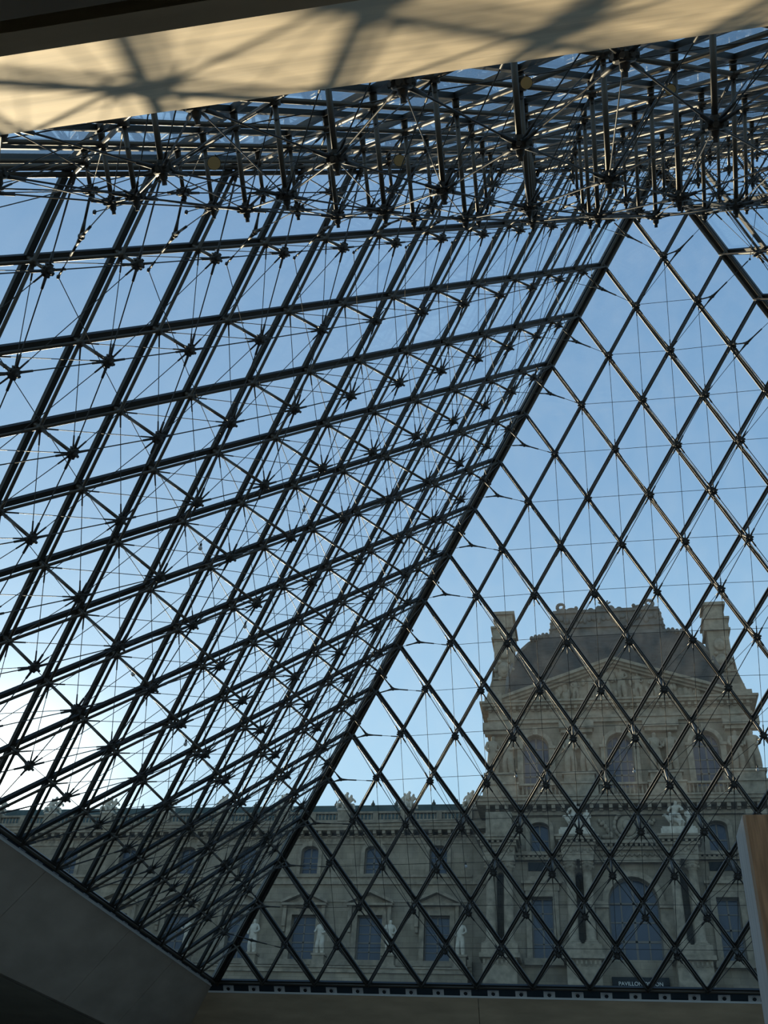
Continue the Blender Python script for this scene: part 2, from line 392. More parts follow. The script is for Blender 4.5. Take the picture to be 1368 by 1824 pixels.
# floodlights in the lamp strips
def flood_mesh():
    mb = MB(); mb.box(-.2, .2, -.012, .012, -.115, .115); return mb.mesh('mounting_plate', M_LAMPPLATE)
ME_PL = flood_mesh()
mb = MB(); mb.tube((0, -.011, 0), (0, -.03, 0), .09, 14); ME_LENS = mb.mesh('lens', M_LENS)
mb = MB()
for k in range(14):
    a, b = 2*math.pi*k/14, 2*math.pi*(k+1)/14
    mb.tube((.08*math.cos(a), -.03, .08*math.sin(a)), (.08*math.cos(b), -.03, .08*math.sin(b)), .008, 5)
ME_LRING = mb.mesh('lens_ring', M_ZINC)
ORDN = lambda n: '%d%s' % (n, 'th' if 10 < n % 100 < 14 else {1: 'st', 2: 'nd', 3: 'rd'}.get(n % 10, 'th'))
for side, lab in (('front', 'square grey floodlight with round dark lens below the front glazing, %s from its left corner'),
                  ('left', 'small grey floodlight in the strip below the left glazing, %s from the front corner')):
    F = FACES[side]; outw = -V((F.n.x, F.n.y, 0)).normalized()
    down = (outw*abs(F.n.z)/1+V((0, 0, -math.hypot(F.n.x, F.n.y)))).normalized()
    for k in range(NB):
        for fr in (.28, .78):
            dn = .265 if side == 'front' else .115
            p = F.p0+F.u*(k+fr)+down*dn+outw*.045
            z = -down; y = -F.n; x = y.cross(z)
            t = empty('floodlight', p); t.rotation_euler = Matrix((x, y, z)).transposed().to_euler()
            num = 2*k+(1 if fr < .5 else 2)
            tag(t, lab % ORDN(num if side == 'front' else 37-num), 'floodlight', 'floodlights under the %s glazing' % side)
            if side == 'left': t.scale = (.8, .8, .36)
            put('mounting_plate', ME_PL, t); put('lens', ME_LENS, t); put('lens_ring', ME_LRING, t)

# small lamps on the cables of the pyramid
mb = MB(); mb.blob((0, 0, -.06), .055, .055, .06, 10, 6); ME_BULB = mb.mesh('bulb', M_LAMPPLATE, True)
mb = MB(); mb.tube((0, 0, -.01), (0, 0, .07), .03, 8); mb.tube((0, 0, .07), (0, 0, .14), .008, 5); ME_SOCK = mb.mesh('socket', M_CAST)
CAMP = V((-3.71, -21.10, -7.83))
def hang_lamp(p, lab):
    t = empty('cable_lamp', p); tag(t, lab, 'lamp', 'small lamps on the cables')
    put('bulb', ME_BULB, t); put('socket', ME_SOCK, t)
for p, lab in (((-12.5, -2.01, 5.81), 'small round lamp on a left slope cable, second highest of those on that slope'),
               ((-12.51, 1.8, 5.81), 'small round lamp in the middle of the left slope, right of a steep mullion'),
               ((-14.46, -.19, 3.42), 'small round lamp on left slope, the one farthest to the left'),
               ((-10.59, -.2, 8.15), 'small round lamp highest on the left slope'),
               ((-14.52, 3.88, 3.35), 'small round lamp lowest on the left slope'),
               ((-5.97, 12.57, 5.73), 'tiny hanging lamp on front slope before the leftmost upper arched window'),
               ((-1.98, 12.51, 5.8), 'tiny hanging lamp on front slope before the middle upper arched window'),
               ((2.0, 12.52, 5.79), 'tiny hanging lamp on front slope at the right flank of the pavilion'),
               ((-7.93, 14.57, 3.28), 'tiny hanging lamp on front slope before the wing beside the pavilion')): hang_lamp(p, lab)
mb = MB(); mb.tube((0, 0, -.05), (0, 0, .05), .075, 14, .085); ME_DRUM = mb.mesh('lamp_drum', M_CAST)
mb = MB(); mb.tube((0, 0, .05), (0, 0, .065), .078, 14); ME_FACE = mb.mesh('lamp_face', M_BRASS)
mb = MB(); mb.bar((.0, .09, .0), (.0, .09, -.2), .02, .03, (1, 0, 0)); mb.bar((0, .09, -.2), (0, -.02, -.24), .02, .03, (1, 0, 0)); ME_BRK = mb.mesh('bracket', M_CAST)
for p, lab in (((-7.66, -14.26, 2.79), 'round gold-faced spotlight among the overhead struts, left below the concrete beam'),
               ((-5.73, -12.62, 4.8), 'round spotlight deep among the overhead struts in the middle'),
               ((-3.81, -16.05, .61), 'round spotlight near the concrete beam beside a thick overhead strut'),
               ((-2.38, -14.98, 1.91), 'round spotlight right among the overhead struts')):
    t = empty('spotlight', p); tag(t, lab, 'spotlight', 'round spotlights among the overhead struts')
    t.rotation_euler = (CAMP-V(p)+V((.6, .3, 0))).to_track_quat('Z', 'Y').to_euler()
    t.scale = (.65,)*3 if p[2] < 2 else (1,)*3
    put('lamp_drum', ME_DRUM, t); put('lamp_face', ME_FACE, t); put('bracket', ME_BRK, t)

# ------------------------------------------------------------------ the palace
def arch_pts(cx, z, r, n=10, rise=None):
    rise = r if rise is None else rise
    return [(cx+r*math.cos(math.pi*k/n), z+rise*math.sin(math.pi*k/n)) for k in range(n+1)]    # right to left

def wall_open(mb, x0, x1, z0, z1, yf, yd, ops):
    """front wall plane at yf with openings (cx, half, zb, zs, rise) cut to a reveal of depth yd"""
    xs = sorted({x0, x1, *[c-h for c, h, *_ in ops], *[c+h for c, h, *_ in ops]}); zs_ = sorted({z0, z1, *[o[2] for o in ops], *[o[3]+o[4] for o in ops]})
    inside = lambda x, z: any(c-h < x < c+h and zb < z < zs+ri for c, h, zb, zs, ri in ops)
    for a, b in zip(xs, xs[1:]):
        for c, d in zip(zs_, zs_[1:]):
            if not inside((a+b)/2, (c+d)/2): mb.add([(a, yf, c), (b, yf, c), (b, yf, d), (a, yf, d)], [(0, 1, 2, 3)])
    for c, h, zb, zs, ri in ops:
        y2 = yf+yd
        mb.add([(c-h, yf, zb), (c+h, yf, zb), (c+h, y2, zb), (c-h, y2, zb)], [(0, 1, 2, 3)])
        for s in (-1, 1): mb.add([(c+s*h, yf, zb), (c+s*h, yf, zs), (c+s*h, y2, zs), (c+s*h, y2, zb)], [(0, 1, 2, 3)])
        if ri > 0:
            ar = arch_pts(c, zs, h, 10, ri)
            for (xa, za), (xb, zb2) in zip(ar, ar[1:]):
                mb.add([(xa, yf, za), (xb, yf, zb2), (xb, y2, zb2), (xa, y2, za)], [(0, 1, 2, 3)])
                mb.add([(xa, yf, za), (xa, yf, zs+ri), (xb, yf, zs+ri), (xb, yf, zb2)], [(0, 1, 2, 3)])
        else:
            mb.add([(c-h, yf, zs), (c+h, yf, zs), (c+h, y2, zs), (c-h, y2, zs)], [(0, 1, 2, 3)])

def in_frame(root):
    inv_ = Matrix.Translation(-root.location)
    def part(mb, name, m, smooth=False, kind=None, parent=None):
        o = mb.build(name, m, root if parent is None else parent, smooth, kind)
        if parent is None: o.matrix_parent_inverse = inv_
        return o
    return part

def window(part, c, h, zb, zs, ri, y, cols, rows, bar=.07):
    """frame with glazing bars, each pane a sub-part"""
    top = zs+ri; mb = MB()
    for s in (-1, 1): mb.box(c+s*h-(.1 if s > 0 else 0), c+s*h+(.1 if s < 0 else 0), y-.06, y+.06, zb, zs)
    mb.box(c-h, c+h, y-.06, y+.06, zb, zb+.1)
    if ri > 0:
        ar = arch_pts(c, zs, h-.04, 10, max(.03, ri-.04))
        for p, q in zip(ar, ar[1:]): mb.bar((p[0], y, p[1]), (q[0], y, q[1]), .12, .12, (0, 1, 0))
    else: mb.box(c-h, c+h, y-.06, y+.06, zs-.1, zs)
    def ztop(x):
        if ri <= 0: return zs
        return zs+ri*math.sqrt(max(0, 1-((x-c)/h)**2))
    for k in range(1, cols):
        x = c-h+2*h*k/cols; w = bar*(1.6 if cols % 2 == 0 and k == cols//2 else 1); mb.box(x-w/2, x+w/2, y-.04, y+.04, zb, ztop(x))
    for k in range(1, rows):
        z = zb+(zs-zb+(ri*.0))*k/rows; w = bar*(1.6 if k == rows//2 else 1); mb.box(c-h, c+h, y-.04, y+.04, z-w/2, z+w/2)
    if ri > .5: mb.box(c-h, c+h, y-.04, y+.04, zs-bar*.8, zs+bar*.8)
    fr = part(mb, 'window', M_WOOD)
    for a in range(cols):
        xa, xb = c-h+2*h*a/cols, c-h+2*h*(a+1)/cols
        for r in range(rows):
            za, zb2 = zb+(zs-zb)*r/rows, zb+(zs-zb)*(r+1)/rows; tilt = random.uniform(-.012, .012)
            m2 = MB(); m2.add([(xa, y+tilt, za), (xb, y-tilt, za), (xb, y-tilt*.5, zb2), (xa, y+tilt*.5, zb2)], [(0, 1, 2, 3)])
            m2.build('pane', M_PANE, fr)
        if ri > 0:
            n = 4; pts = [(xb, zs)]+[(xb+(xa-xb)*k/n, ztop(xb+(xa-xb)*k/n)) for k in range(n+1)]+[(xa, zs)]
            m2 = MB(); m2.add([(x, y, z) for x, z in pts], [tuple(range(len(pts)))]); m2.build('pane', M_PANE, fr)

def surround(mb, c, h, zb, zs, ri, y, w=.28, d=.14):
    for s in (-1, 1): mb.box(min(c+s*h, c+s*(h+w)), max(c+s*h, c+s*(h+w)), y-d, y+.02, zb, zs)
    if ri > 0:
        a, b = arch_pts(c, zs, h, 12, ri), arch_pts(c, zs, h+w, 12, ri+w)
        for k in range(12): mb.prism([a[k], b[k], b[k+1], a[k+1]], y-d, y+.02)
    else: mb.box(c-h-w, c+h+w, y-d, y+.02, zs, zs+w)

def modillions(part, x0, x1, y, z, step, w, d, h, name='modillion'):
    mb = MB(); n = int((x1-x0)/step)
    for k in range(n+1):
        x = x0+(x1-x0)*k/n; mb.box(x-w/2, x+w/2, y-d, y, z, z+h); mb.box(x-w/2, x+w/2, y-d*.55, y, z-h*.35, z)
    part(mb, name, M_STONE2, kind='stuff')

def balustrade(part, x0, x1, y, z0, z1, bal_step=.27, name='baluster'):
    mb = MB(); mb.box(x0, x1, y-.16, y+.16, z0, z0+.13); mb.box(x0, x1, y-.18, y+.18, z1-.16, z1)
    part(mb, 'balustrade_rail', M_STONE2)
    mb = MB(); n = max(2, int((x1-x0)/bal_step)); hh = z1-z0-.29
    for k in range(n):
        x = x0+(x1-x0)*(k+.5)/n; z = z0+.13
        mb.lathe(x, y, [(.06, z), (.06, z+hh*.08), (.045, z+hh*.14), (.095, z+hh*.35), (.08, z+hh*.5), (.045, z+hh*.8), (.06, z+hh*.92), (.06, z+hh)], 6)
    part(mb, name, M_STONE2, True, kind='stuff')

# statues: one skinned figure in a few poses, each continuous
def skin_figure(name, joints, edges, m, extra=None):
    me = bpy.data.meshes.new(name+'_skeleton'); me.from_pydata([j[:3] for j in joints], edges, [])
    o = bpy.data.objects.new(name+'_skeleton', me); col.objects.link(o)
    sk = o.modifiers.new('skin', 'SKIN'); sk.use_smooth_shade = True
    ss = o.modifiers.new('sub', 'SUBSURF'); ss.levels = 1; ss.render_levels = 1
    lay = me.skin_vertices[0].data if me.skin_vertices else None
    if lay:
        for k, j in enumerate(joints): lay[k].radius = (j[3], j[3]*(j[4] if len(j) > 4 else 1)); lay[k].use_root = (k == 0)
    dg = bpy.context.evaluated_depsgraph_get(); dg.update()
    out = bpy.data.meshes.new_from_object(o.evaluated_get(dg)); out.name = name; out.materials.clear(); out.materials.append(m)
    bpy.data.objects.remove(o); return out
def standing(arm, bow=0.0, robe=True):
    J = [(0, 0, 1.05, .19), (0, .02, 1.35, .2), (0, .02, 1.62, .23), (0, 0, 1.80, .09), (.02, -.03, 1.93, .115), (.02, -.02, 2.06, .095),
         (-.25, .02, 1.68, .10), (-.36, -.02, 1.38, .085), (-.28-arm*.2, -.22, 1.18+arm*.5, .07), (-.24-arm*.25, -.28, 1.10+arm*.62, .06),
         (.25, .02, 1.68, .10), (.37, 0, 1.38, .085), (.22, -.22, 1.2, .07), (.12, -.27, 1.25, .06),
         (-.13, 0, .9, .16), (-.15, -.06, .5, .12 if not robe else .17), (-.16, .02, .1, .09 if not robe else .15), (-.17, -.12, .05, .07),
         (.13, 0, .9, .16), (.16, -.10-bow, .52, .12 if not robe else .17), (.17, .02, .1, .09 if not robe else .15), (.18, -.14, .05, .07)]
    E_ = [(0, 1), (1, 2), (2, 3), (3, 4), (4, 5), (2, 6), (6, 7), (7, 8), (8, 9), (2, 10), (10, 11), (11, 12), (12, 13), (0, 14), (14, 15), (15, 16), (16, 17), (0, 18), (18, 19), (19, 20), (20, 21)]
    return J, E_
def seated(lean=0.0):
    J = [(0, .1, .55, .2), (0, .1+lean, .85, .2), (lean, .08+lean, 1.12, .22), (lean, .05, 1.3, .09), (lean+.03, 0, 1.42, .115), (lean+.03, 0, 1.55, .095),
         (-.25, .06, 1.16, .1), (-.4, 0, .9, .085), (-.3, -.25, .75, .07), (.27+lean, .06, 1.16, .1), (.46+lean, -.02, .92, .085), (.42, -.25, .8, .065),
         (-.15, 0, .5, .17), (-.2, -.45, .52, .14), (-.22, -.42, .1, .12), (-.22, -.6, .05, .07), (.15, 0, .5, .17), (.3, -.42, .5, .14), (.42, -.3, .1, .12), (.45, -.48, .05, .07)]
    E_ = [(0, 1), (1, 2), (2, 3), (3, 4), (4, 5), (2, 6), (6, 7), (7, 8), (2, 9), (9, 10), (10, 11), (0, 12), (12, 13), (13, 14), (14, 15), (0, 16), (16, 17), (17, 18), (18, 19)]
    return J, E_
ME_STAND = [skin_figure('figure', *standing(a, b, r), M_STATUE) for a, b, r in ((0, 0, True), (.6, .08, False), (.25, .05, True))]
ME_SEAT = [skin_figure('figure', *seated(l), M_STATUE) for l in (0, .12)]
def beast_mesh():
    J = [(0, 0, .55, .2), (.45, 0, .6, .24), (.75, 0, .85, .16), (.95, 0, 1.1, .13), (1.15, 0, 1.02, .08),
         (.5, -.14, .3, .09), (.52, -.14, .03, .07), (.5, .14, .3, .09), (.6, .14, .03, .07), (-.15, -.14, .32, .12), (-.05, -.14, .03, .07), (-.15, .14, .32, .12), (-.12, .14, .03, .07), (-.35, 0, .5, .06), (-.5, 0, .3, .04)]
    return skin_figure('beast', J, [(0, 1), (1, 2), (2, 3), (3, 4), (1, 5), (5, 6), (1, 7), (7, 8), (0, 9), (9, 10), (0, 11), (11, 12), (0, 13), (13, 14)], M_STATUE)
ME_BEAST = beast_mesh()
def child(name, me, root, loc, s=1, rz=0):
    o = put(name, me, root); o.location = loc; o.scale = (s, s, s); o.rotation_euler = (0, 0, rz); return o

# ---- wing
YW = 60.0
def wing(x0, x1, bays, label, tlabel):
    root = empty('palace_wing', ((x0+x1)/2, YW+6, 9.0)); tag(root, label, 'building'); part = in_frame(root)
    ops = []
    for c in bays:
        ops += [(c, .72, 16.75, 18.55, .42), (c, 1.0, 10.2, 13.5, 0)]
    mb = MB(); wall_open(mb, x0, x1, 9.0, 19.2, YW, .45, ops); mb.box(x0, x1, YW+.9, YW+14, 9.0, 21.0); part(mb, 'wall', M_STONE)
    te = empty('palace_terrace', ((x0+x1)/2, YW-1, -.12)); tag(te, tlabel, 'terrace'); tp = in_frame(te)
    mb = MB(); mb.box(x0, x1, YW-3.2, YW+14, -.12, 8.6); tp(mb, 'arcade_wall', M_STONE)
    mb = MB(); mb.box(x0, x1, YW-3.35, YW-.02, 8.6, 8.9); mb.box(x0, x1, YW-3.45, YW-.02, 8.9, 9.0); tp(mb, 'terrace_slab', M_STONE2)
    mb = MB(); mb.box(x0, x1, YW-.18, YW, 9.05, 9.5); mb.box(x0, x1, YW-.32, YW, 9.75, 10.15); mb.box(x0, x1, YW-.22, YW, 9.5, 9.75); part(mb, 'plinth', M_STONE2)
    modillions(part, x0+.1, x1-.1, YW-.2, 9.52, .3, .16, .08, .2, 'dentil')
    mb = MB(); mb.box(x0, x1, YW-.16, YW, 15.86, 16.1); mb.box(x0, x1, YW-.10, YW, 16.1, 16.4); mb.box(x0, x1, YW-.24, YW, 16.4, 16.6); mb.box(x0, x1, YW-.08, YW, 14.5, 14.62); part(mb, 'string_course', M_STONE2)
    mb = MB(); mb.box(x0, x1, YW-.1, YW+.3, 19.1, 19.3); mb.box(x0, x1, YW-.06, YW+.3, 19.3, 19.62); mb.box(x0, x1, YW-.2, YW+.3, 19.62, 19.75)
    mb.box(x0, x1, YW-.75, YW+.3, 20.05, 20.3); mb.box(x0, x1, YW-.85, YW+.3, 20.3, 20.55); mb.box(x0, x1, YW-.95, YW+.5, 20.55, 20.68); part(mb, 'cornice', M_STONE2)
    modillions(part, x0+.3, x1-.3, YW-.05, 19.78, .76, .26, .6, .27)
    modillions(part, x0+.3, x1-.3, YW-.06, 19.34, .38, .2, .06, .2, 'frieze_block')
    mb = MB(); mb.box(x0, x1, YW-.2, YW+.4, 20.68, 20.98); part(mb, 'parapet_base', M_STONE2)
    half = 2.65
    for c in bays:
        mb = MB(); surround(mb, c, .72, 16.6, 18.55, .42, YW, .3, .13); mb.box(c-.16, c+.16, YW-.25, YW, 18.9, 19.3); part(mb, 'window_surround', M_STONE2)
        window(part, c, .72, 16.75, 18.55, .42, YW+.4, 2, 4)
        mb = MB(); surround(mb, c, 1.0, 10.15, 13.5, 0, YW, .38, .15); mb.box(c-1.45, c+1.45, YW-.12, YW, 13.88, 14.2)
        for s in (-1, 1): mb.box(c+s*1.58-.14, c+s*1.58+.14, YW-.34, YW, 12.6, 14.15); mb.box(c+s*1.58-.11, c+s*1.58+.11, YW-.2, YW, 12.2, 12.6)
        part(mb, 'window_surround', M_STONE2)
        mb = MB(); mb.box(c-1.85, c+1.85, YW-.55, YW, 14.15, 14.32)
        for s in (-1, 1):
            mb.prism([(c, 15.12), (c+s*1.9, 14.3), (c+s*1.9, 14.52), (c, 15.36)][::s], YW-.6, YW)
        mb.prism([(c-1.7, 14.3), (c+1.7, 14.3), (c, 15.1)], YW-.12, YW)
        part(mb, 'pediment', M_STONE2)
        window(part, c, 1.0, 10.2, 13.5, 0, YW+.4, 2, 5)
        # parapet: a pier below each sculpture, balusters in two fields with a post between
        a = c-half+.55; b = c+half-.55
        for s0, s1 in ((a, c-.22), (c+.22, b)): balustrade(part, s0, s1, YW, 20.98, 21.8)
        mb = MB(); mb.box(c-.22, c+.22, YW-.2, YW+.2, 20.98, 21.8); mb.box(c+half-.53, min(x1-.02, c+half+.53), YW-.3, YW+.3, 20.98, 21.85); part(mb, 'parapet_pier', M_STONE2)
    mb = MB(); mb.prism([(0, 21.0), (0, 21.0), (0, 21.0)], 0, 0) if False else None
    mb.add([(x0, YW+1.2, 21.0), (x1, YW+1.2, 21.0), (x1, YW+3.0, 23.5), (x0, YW+3.0, 23.5), (x0, YW+11, 23.5), (x1, YW+11, 23.5), (x1, YW+13, 21), (x0, YW+13, 21)],
           [(0, 1, 2, 3), (3, 2, 5, 4), (4, 5, 6, 7), (0, 3, 4, 7), (1, 6, 5, 2)]); part(mb, 'roof', M_LEAD)
    for k, c in enumerate(bays):
        for dx in (-.95, 1.1):
            mb = MB(); mb.lathe(c+dx, YW+3.0, [(.16, 23.4), (.18, 23.6), (.08, 23.75), (.02, 23.95)], 6); part(mb, 'roof_finial', M_LEAD)
    return root
BAYS = [-15.5-5.33*k for k in range(0, 10)]
wing(-68, -12.75, BAYS, 'long stone palace wing with pedimented windows left of the domed pavilion', 'stone terrace running along the foot of the long left wing')
wing(11.45, 30.5, [14.2+5.33*k for k in range(3)], 'stone palace wing right of the domed pavilion, mostly hidden by the pier', 'stone terrace at the foot of the right wing behind the pier')
ORD = ['first', 'second', 'third', 'fourth', 'fifth', 'sixth', 'seventh', 'eighth', 'ninth', 'tenth']
for k in range(9):
    x = -13.35-5.33*k
    t = empty('terrace_statue', (x, YW-2.6, 9.0)); tag(t, '%s pale standing statue along the wing terrace, counted leftward from the pavilion' % ORD[k], 'statue', 'statues along the wing terrace')
    mb = MB(); mb.box(-.55, .55, -.45, .45, 0, .2); mb.box(-.45, .45, -.38, .38, .2, .85); mb.box(-.55, .55, -.45, .45, .85, 1.0); mb.build('pedestal', M_STONE2, t)
    child('figure', ME_STAND[k % 3], t, (0, 0, .98), 1.22, random.uniform(-.4, .4))
for k in range(9):
    x = -12.85-5.33*k
    t = empty('roof_sculpture', (x, YW, 21.85)); tag(t, '%s carved figure group on the wing parapet, counted leftward from the pavilion' % ORD[k], 'sculpture', 'figure groups on the wing parapet')
    mb = MB(); mb.box(-.6, .6, -.35, .35, 0, .18); mb.blob((0, .05, .5), .42, .3, .45); mb.build('rock_base', M_STATUE, t, True)
    child('figure', ME_SEAT[0], t, (-.3, 0, .12), .92, -.35); child('figure', ME_SEAT[1], t, (.32, .05, .12), .9, .5)
    mb = MB(); mb.blob((0, 0, 1.25), .22, .2, .3); mb.blob((.1, 0, 1.55), .14, .12, .16); mb.build('trophy', M_STATUE, t, True)

# ---- pavilion
YP, XC = 57.0, -.65
pav = empty('domed_pavilion', (XC, YP+9, -.12)); tag(pav, 'large square-domed stone pavilion with pediment, columns and two chimneys', 'building'); part = in_frame(pav)
X0, X1 = XC-10.6, XC+10.6
lower = [(XC, 1.8, 9.8, 13.75, 1.8), (XC-6.6, .8, 9.8, 14.1, 0), (XC+6.6, .8, 9.8, 14.1, 0), (XC-6.6, .72, 17.5, 19.3, .4), (XC+6.6, .72, 17.5, 19.3, .4)]
lower += [(XC+m, .3, 10.7, 15.6, .3) for m in (-9.65, -3.78, 3.69, 9.65)]        # dark niches between the paired columns
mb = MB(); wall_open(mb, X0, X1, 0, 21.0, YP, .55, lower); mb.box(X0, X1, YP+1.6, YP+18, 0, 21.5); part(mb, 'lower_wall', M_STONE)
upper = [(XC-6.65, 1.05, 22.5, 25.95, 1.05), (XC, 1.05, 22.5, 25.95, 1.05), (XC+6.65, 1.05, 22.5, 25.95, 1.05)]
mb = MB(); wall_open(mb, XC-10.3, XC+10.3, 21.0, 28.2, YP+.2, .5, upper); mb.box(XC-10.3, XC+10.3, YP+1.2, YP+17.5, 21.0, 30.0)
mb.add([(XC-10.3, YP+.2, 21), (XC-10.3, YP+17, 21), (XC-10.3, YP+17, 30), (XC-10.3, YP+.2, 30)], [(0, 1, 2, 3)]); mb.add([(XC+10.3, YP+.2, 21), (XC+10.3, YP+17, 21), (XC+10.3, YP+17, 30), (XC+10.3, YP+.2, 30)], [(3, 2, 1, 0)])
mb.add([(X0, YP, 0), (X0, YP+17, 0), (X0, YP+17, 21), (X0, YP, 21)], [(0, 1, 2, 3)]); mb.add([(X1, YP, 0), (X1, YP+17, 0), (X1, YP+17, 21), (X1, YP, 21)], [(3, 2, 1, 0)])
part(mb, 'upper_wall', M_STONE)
window(part, XC, 1.8, 9.8, 13.75, 1.8, YP+.5, 4, 3, .1)
for s in (-1, 1):
    window(part, XC+s*6.6, .8, 9.8, 14.1, 0, YP+.5, 2, 4, .08); window(part, XC+s*6.6, .72, 17.5, 19.3, .4, YP+.5, 2, 2, .07)
for c, h, zb, zs, ri in upper: window(part, c, h, zb, zs, ri, YP+.65, 4, 3, .08)
mb = MB(); surround(mb, XC, 1.8, 13.75, 13.75, 1.8, YP, .42, .22)
for s in (-1, 1):
    mb.box(min(XC+s*1.8, XC+s*2.9), max(XC+s*1.8, XC+s*2.9), YP-.3, YP, 13.3, 13.75); mb.box(min(XC+s*1.85, XC+s*2.75), max(XC+s*1.85, XC+s*2.75), YP-.14, YP, 9.8, 13.3)
part(mb, 'arch_surround', M_STONE2)
for s in (-1, 1):
    c = XC+s*6.6
    mb = MB(); surround(mb, c, .8, 9.8, 14.1, 0, YP, .4, .16); mb.box(c-1.3, c+1.3, YP-.2, YP, 14.5, 15.0); mb.box(c-1.5, c+1.5, YP-.4, YP, 15.0, 15.2); mb.box(c-1.1, c+1.1, YP-.12, YP, 15.2, 15.6); mb.box(c-1.4, c+1.4, YP-.4, YP, 9.3, 9.75); part(mb, 'window_surround', M_STONE2)
    mb = MB(); mb.box(c-.95, c+.95, YP-.06, YP+.02, 16.0, 16.65); part(mb, 'dark_panel', M_SIGN)
    mb = MB(); surround(mb, c, .72, 17.4, 19.3, .4, YP, .35, .14); mb.box(c-1.4, c+1.4, YP-.25, YP, 17.2, 17.42); part(mb, 'window_surround', M_STONE2)
    mb = MB(); mb.box(c-2.1, c+2.1, YP-.35, YP, 16.75, 16.95); mb.box(c-2.1, c+2.1, YP-.55, YP, 17.05, 17.22); part(mb, 'string_course', M_STONE2)
    modillions(part, c-1.9, c+1.9, YP-.3, 16.88, .34, .18, .12, .16, 'dentil')
for c, h, zb, zs, ri in upper:
    mb = MB(); surround(mb, c, h, zs, zs, ri, YP+.2, .34, .18)
    for s in (-1, 1):
        mb.box(min(c+s*h, c+s*(h+.45)), max(c+s*h, c+s*(h+.45)), YP-.05, YP+.2, 22.5, 25.75); mb.box(min(c+s*h, c+s*(h+.55)), max(c+s*h, c+s*(h+.55)), YP-.15, YP+.2, 25.75, 25.98)
    mb.box(c-.2, c+.2, YP-.15, YP+.2, 26.95, 27.6); part(mb, 'arch_surround', M_STONE2)
for s in (-1, 1):
    xa, xb = sorted((XC+s*10.6, XC+s*12.08))
    mb = MB(); mb.box(xa, xb, YW, YW+14, -.12, 21.8); part(mb, 'link_wall', M_STONE)
    mb = MB(); mb.box(xa, xb, YW-.16, YW, 15.86, 16.6); mb.box(xa, xb, YW-.06, YW, 19.1, 19.62); mb.box(xa, xb, YW-.2, YW, 19.62, 19.75); mb.box(xa, xb, YW-.85, YW+.3, 20.05, 20.68); part(mb, 'link_cornice', M_STONE2)
# paired columns on pedestals with entablature blocks
def column(x):
    r = .36; z0, z1 = 10.75, 15.75; mb = MB()
    mb.box(x-.5, x+.5, YP-1.5, YP-.5, 10.45, 10.6)
    mb.lathe(x, YP-1.0, [(.48, 10.6), (.5, 10.68), (.42, 10.76), (.44, 10.82), (r, 10.9), (r, 12.4), (r*.97, 13.6), (r*.9, 15.2), (r*.86, 15.7), (.4, 15.72), (.36, 15.76)], 14)
    o = part(mb, 'column', M_STONE2, True)
    m2 = MB(); m2.lathe(x, YP-1.0, [(.33, 15.74), (.36, 15.9), (.46, 16.0), (.38, 16.02), (.42, 16.15), (.54, 16.28), (.4, 16.3)], 10)
    for k in range(8):
        a = math.pi*k/4; m2.blob((x+.43*math.cos(a), YP-1.0+.43*math.sin(a), 16.0+.22*(k % 2)), .11, .11, .12, 6, 4)
    m2.box(x-.5, x+.5, YP-1.5, YP-.5, 16.3, 16.42); m2.build('capital', M_STONE2, o, True)
PAIRS = [(XC-10.3, XC-9.0), (XC-4.4, XC-3.17), (XC+3.05, XC+4.33), (XC+9.0, XC+10.3)]
for a, b in PAIRS:
    column(a); column(b); m = (a+b)/2
    mb = MB(); mb.box(m-1.3, m+1.3, YP-1.75, YP, 9.75, 10.45); mb.box(m-1.45, m+1.45, YP-1.9, YP, 9.45, 9.75); mb.box(m-1.2, m+1.2, YP-1.65, YP, 0, 9.45); mb.box(m-1.35, m+1.35, YP-1.8, YP, 7.3, 7.6); part(mb, 'column_pedestal', M_STONE2)
    modillions(part, m-1.1, m+1.1, YP-1.65, 9.1, .28, .15, .1, .25, 'dentil')
    mb = MB(); mb.box(m-1.15, m+1.15, YP-1.5, YP, 16.42, 16.75); mb.box(m-1.2, m+1.2, YP-1.55, YP, 16.75, 17.4); mb.box(m-1.35, m+1.35, YP-1.75, YP, 17.4, 17.62); mb.box(m-1.55, m+1.55, YP-2.0, YP, 17.75, 17.95); mb.box(m-1.65, m+1.65, YP-2.1, YP, 17.95, 18.1); part(mb, 'entablature_block', M_STONE2)
    modillions(part, m-1.25, m+1.25, YP-1.6, 17.58, .36, .2, .3, .18)
    mb = MB()
    for k in range(9): mb.blob((m-1.0+.25*k, YP-1.57, 17.08+.08*math.sin(k*2.4)), .12, .06, .14+.04*(k % 2), 7, 4)
    part(mb, 'frieze_carving', M_STONE2, True, kind='stuff')
mb = MB(); mb.box(XC-2.6, XC+2.6, YP-.5, YP, 16.5, 16.8); mb.box(XC-2.6, XC+2.6, YP-.35, YP, 16.8, 17.4); mb.box(XC-2.6, XC+2.6, YP-.6, YP, 17.4, 17.65); mb.box(XC-2.6, XC+2.6, YP-.9, YP, 17.8, 18.05); part(mb, 'entablature', M_STONE2)
modillions(part, XC-2.4, XC+2.4, YP-.5, 17.62, .36, .2, .3, .18)
mb = MB()
for k in range(13):
    x = XC-2.2+4.4*k/12; mb.tube((x, YP-.4, 17.2), (x+.18, YP-.42, 16.98), .07, 6); mb.tube((x+.18, YP-.42, 16.98), (x+.36, YP-.4, 17.2), .07, 6)
part(mb, 'garland_frieze', M_STONE2, True, kind='stuff')
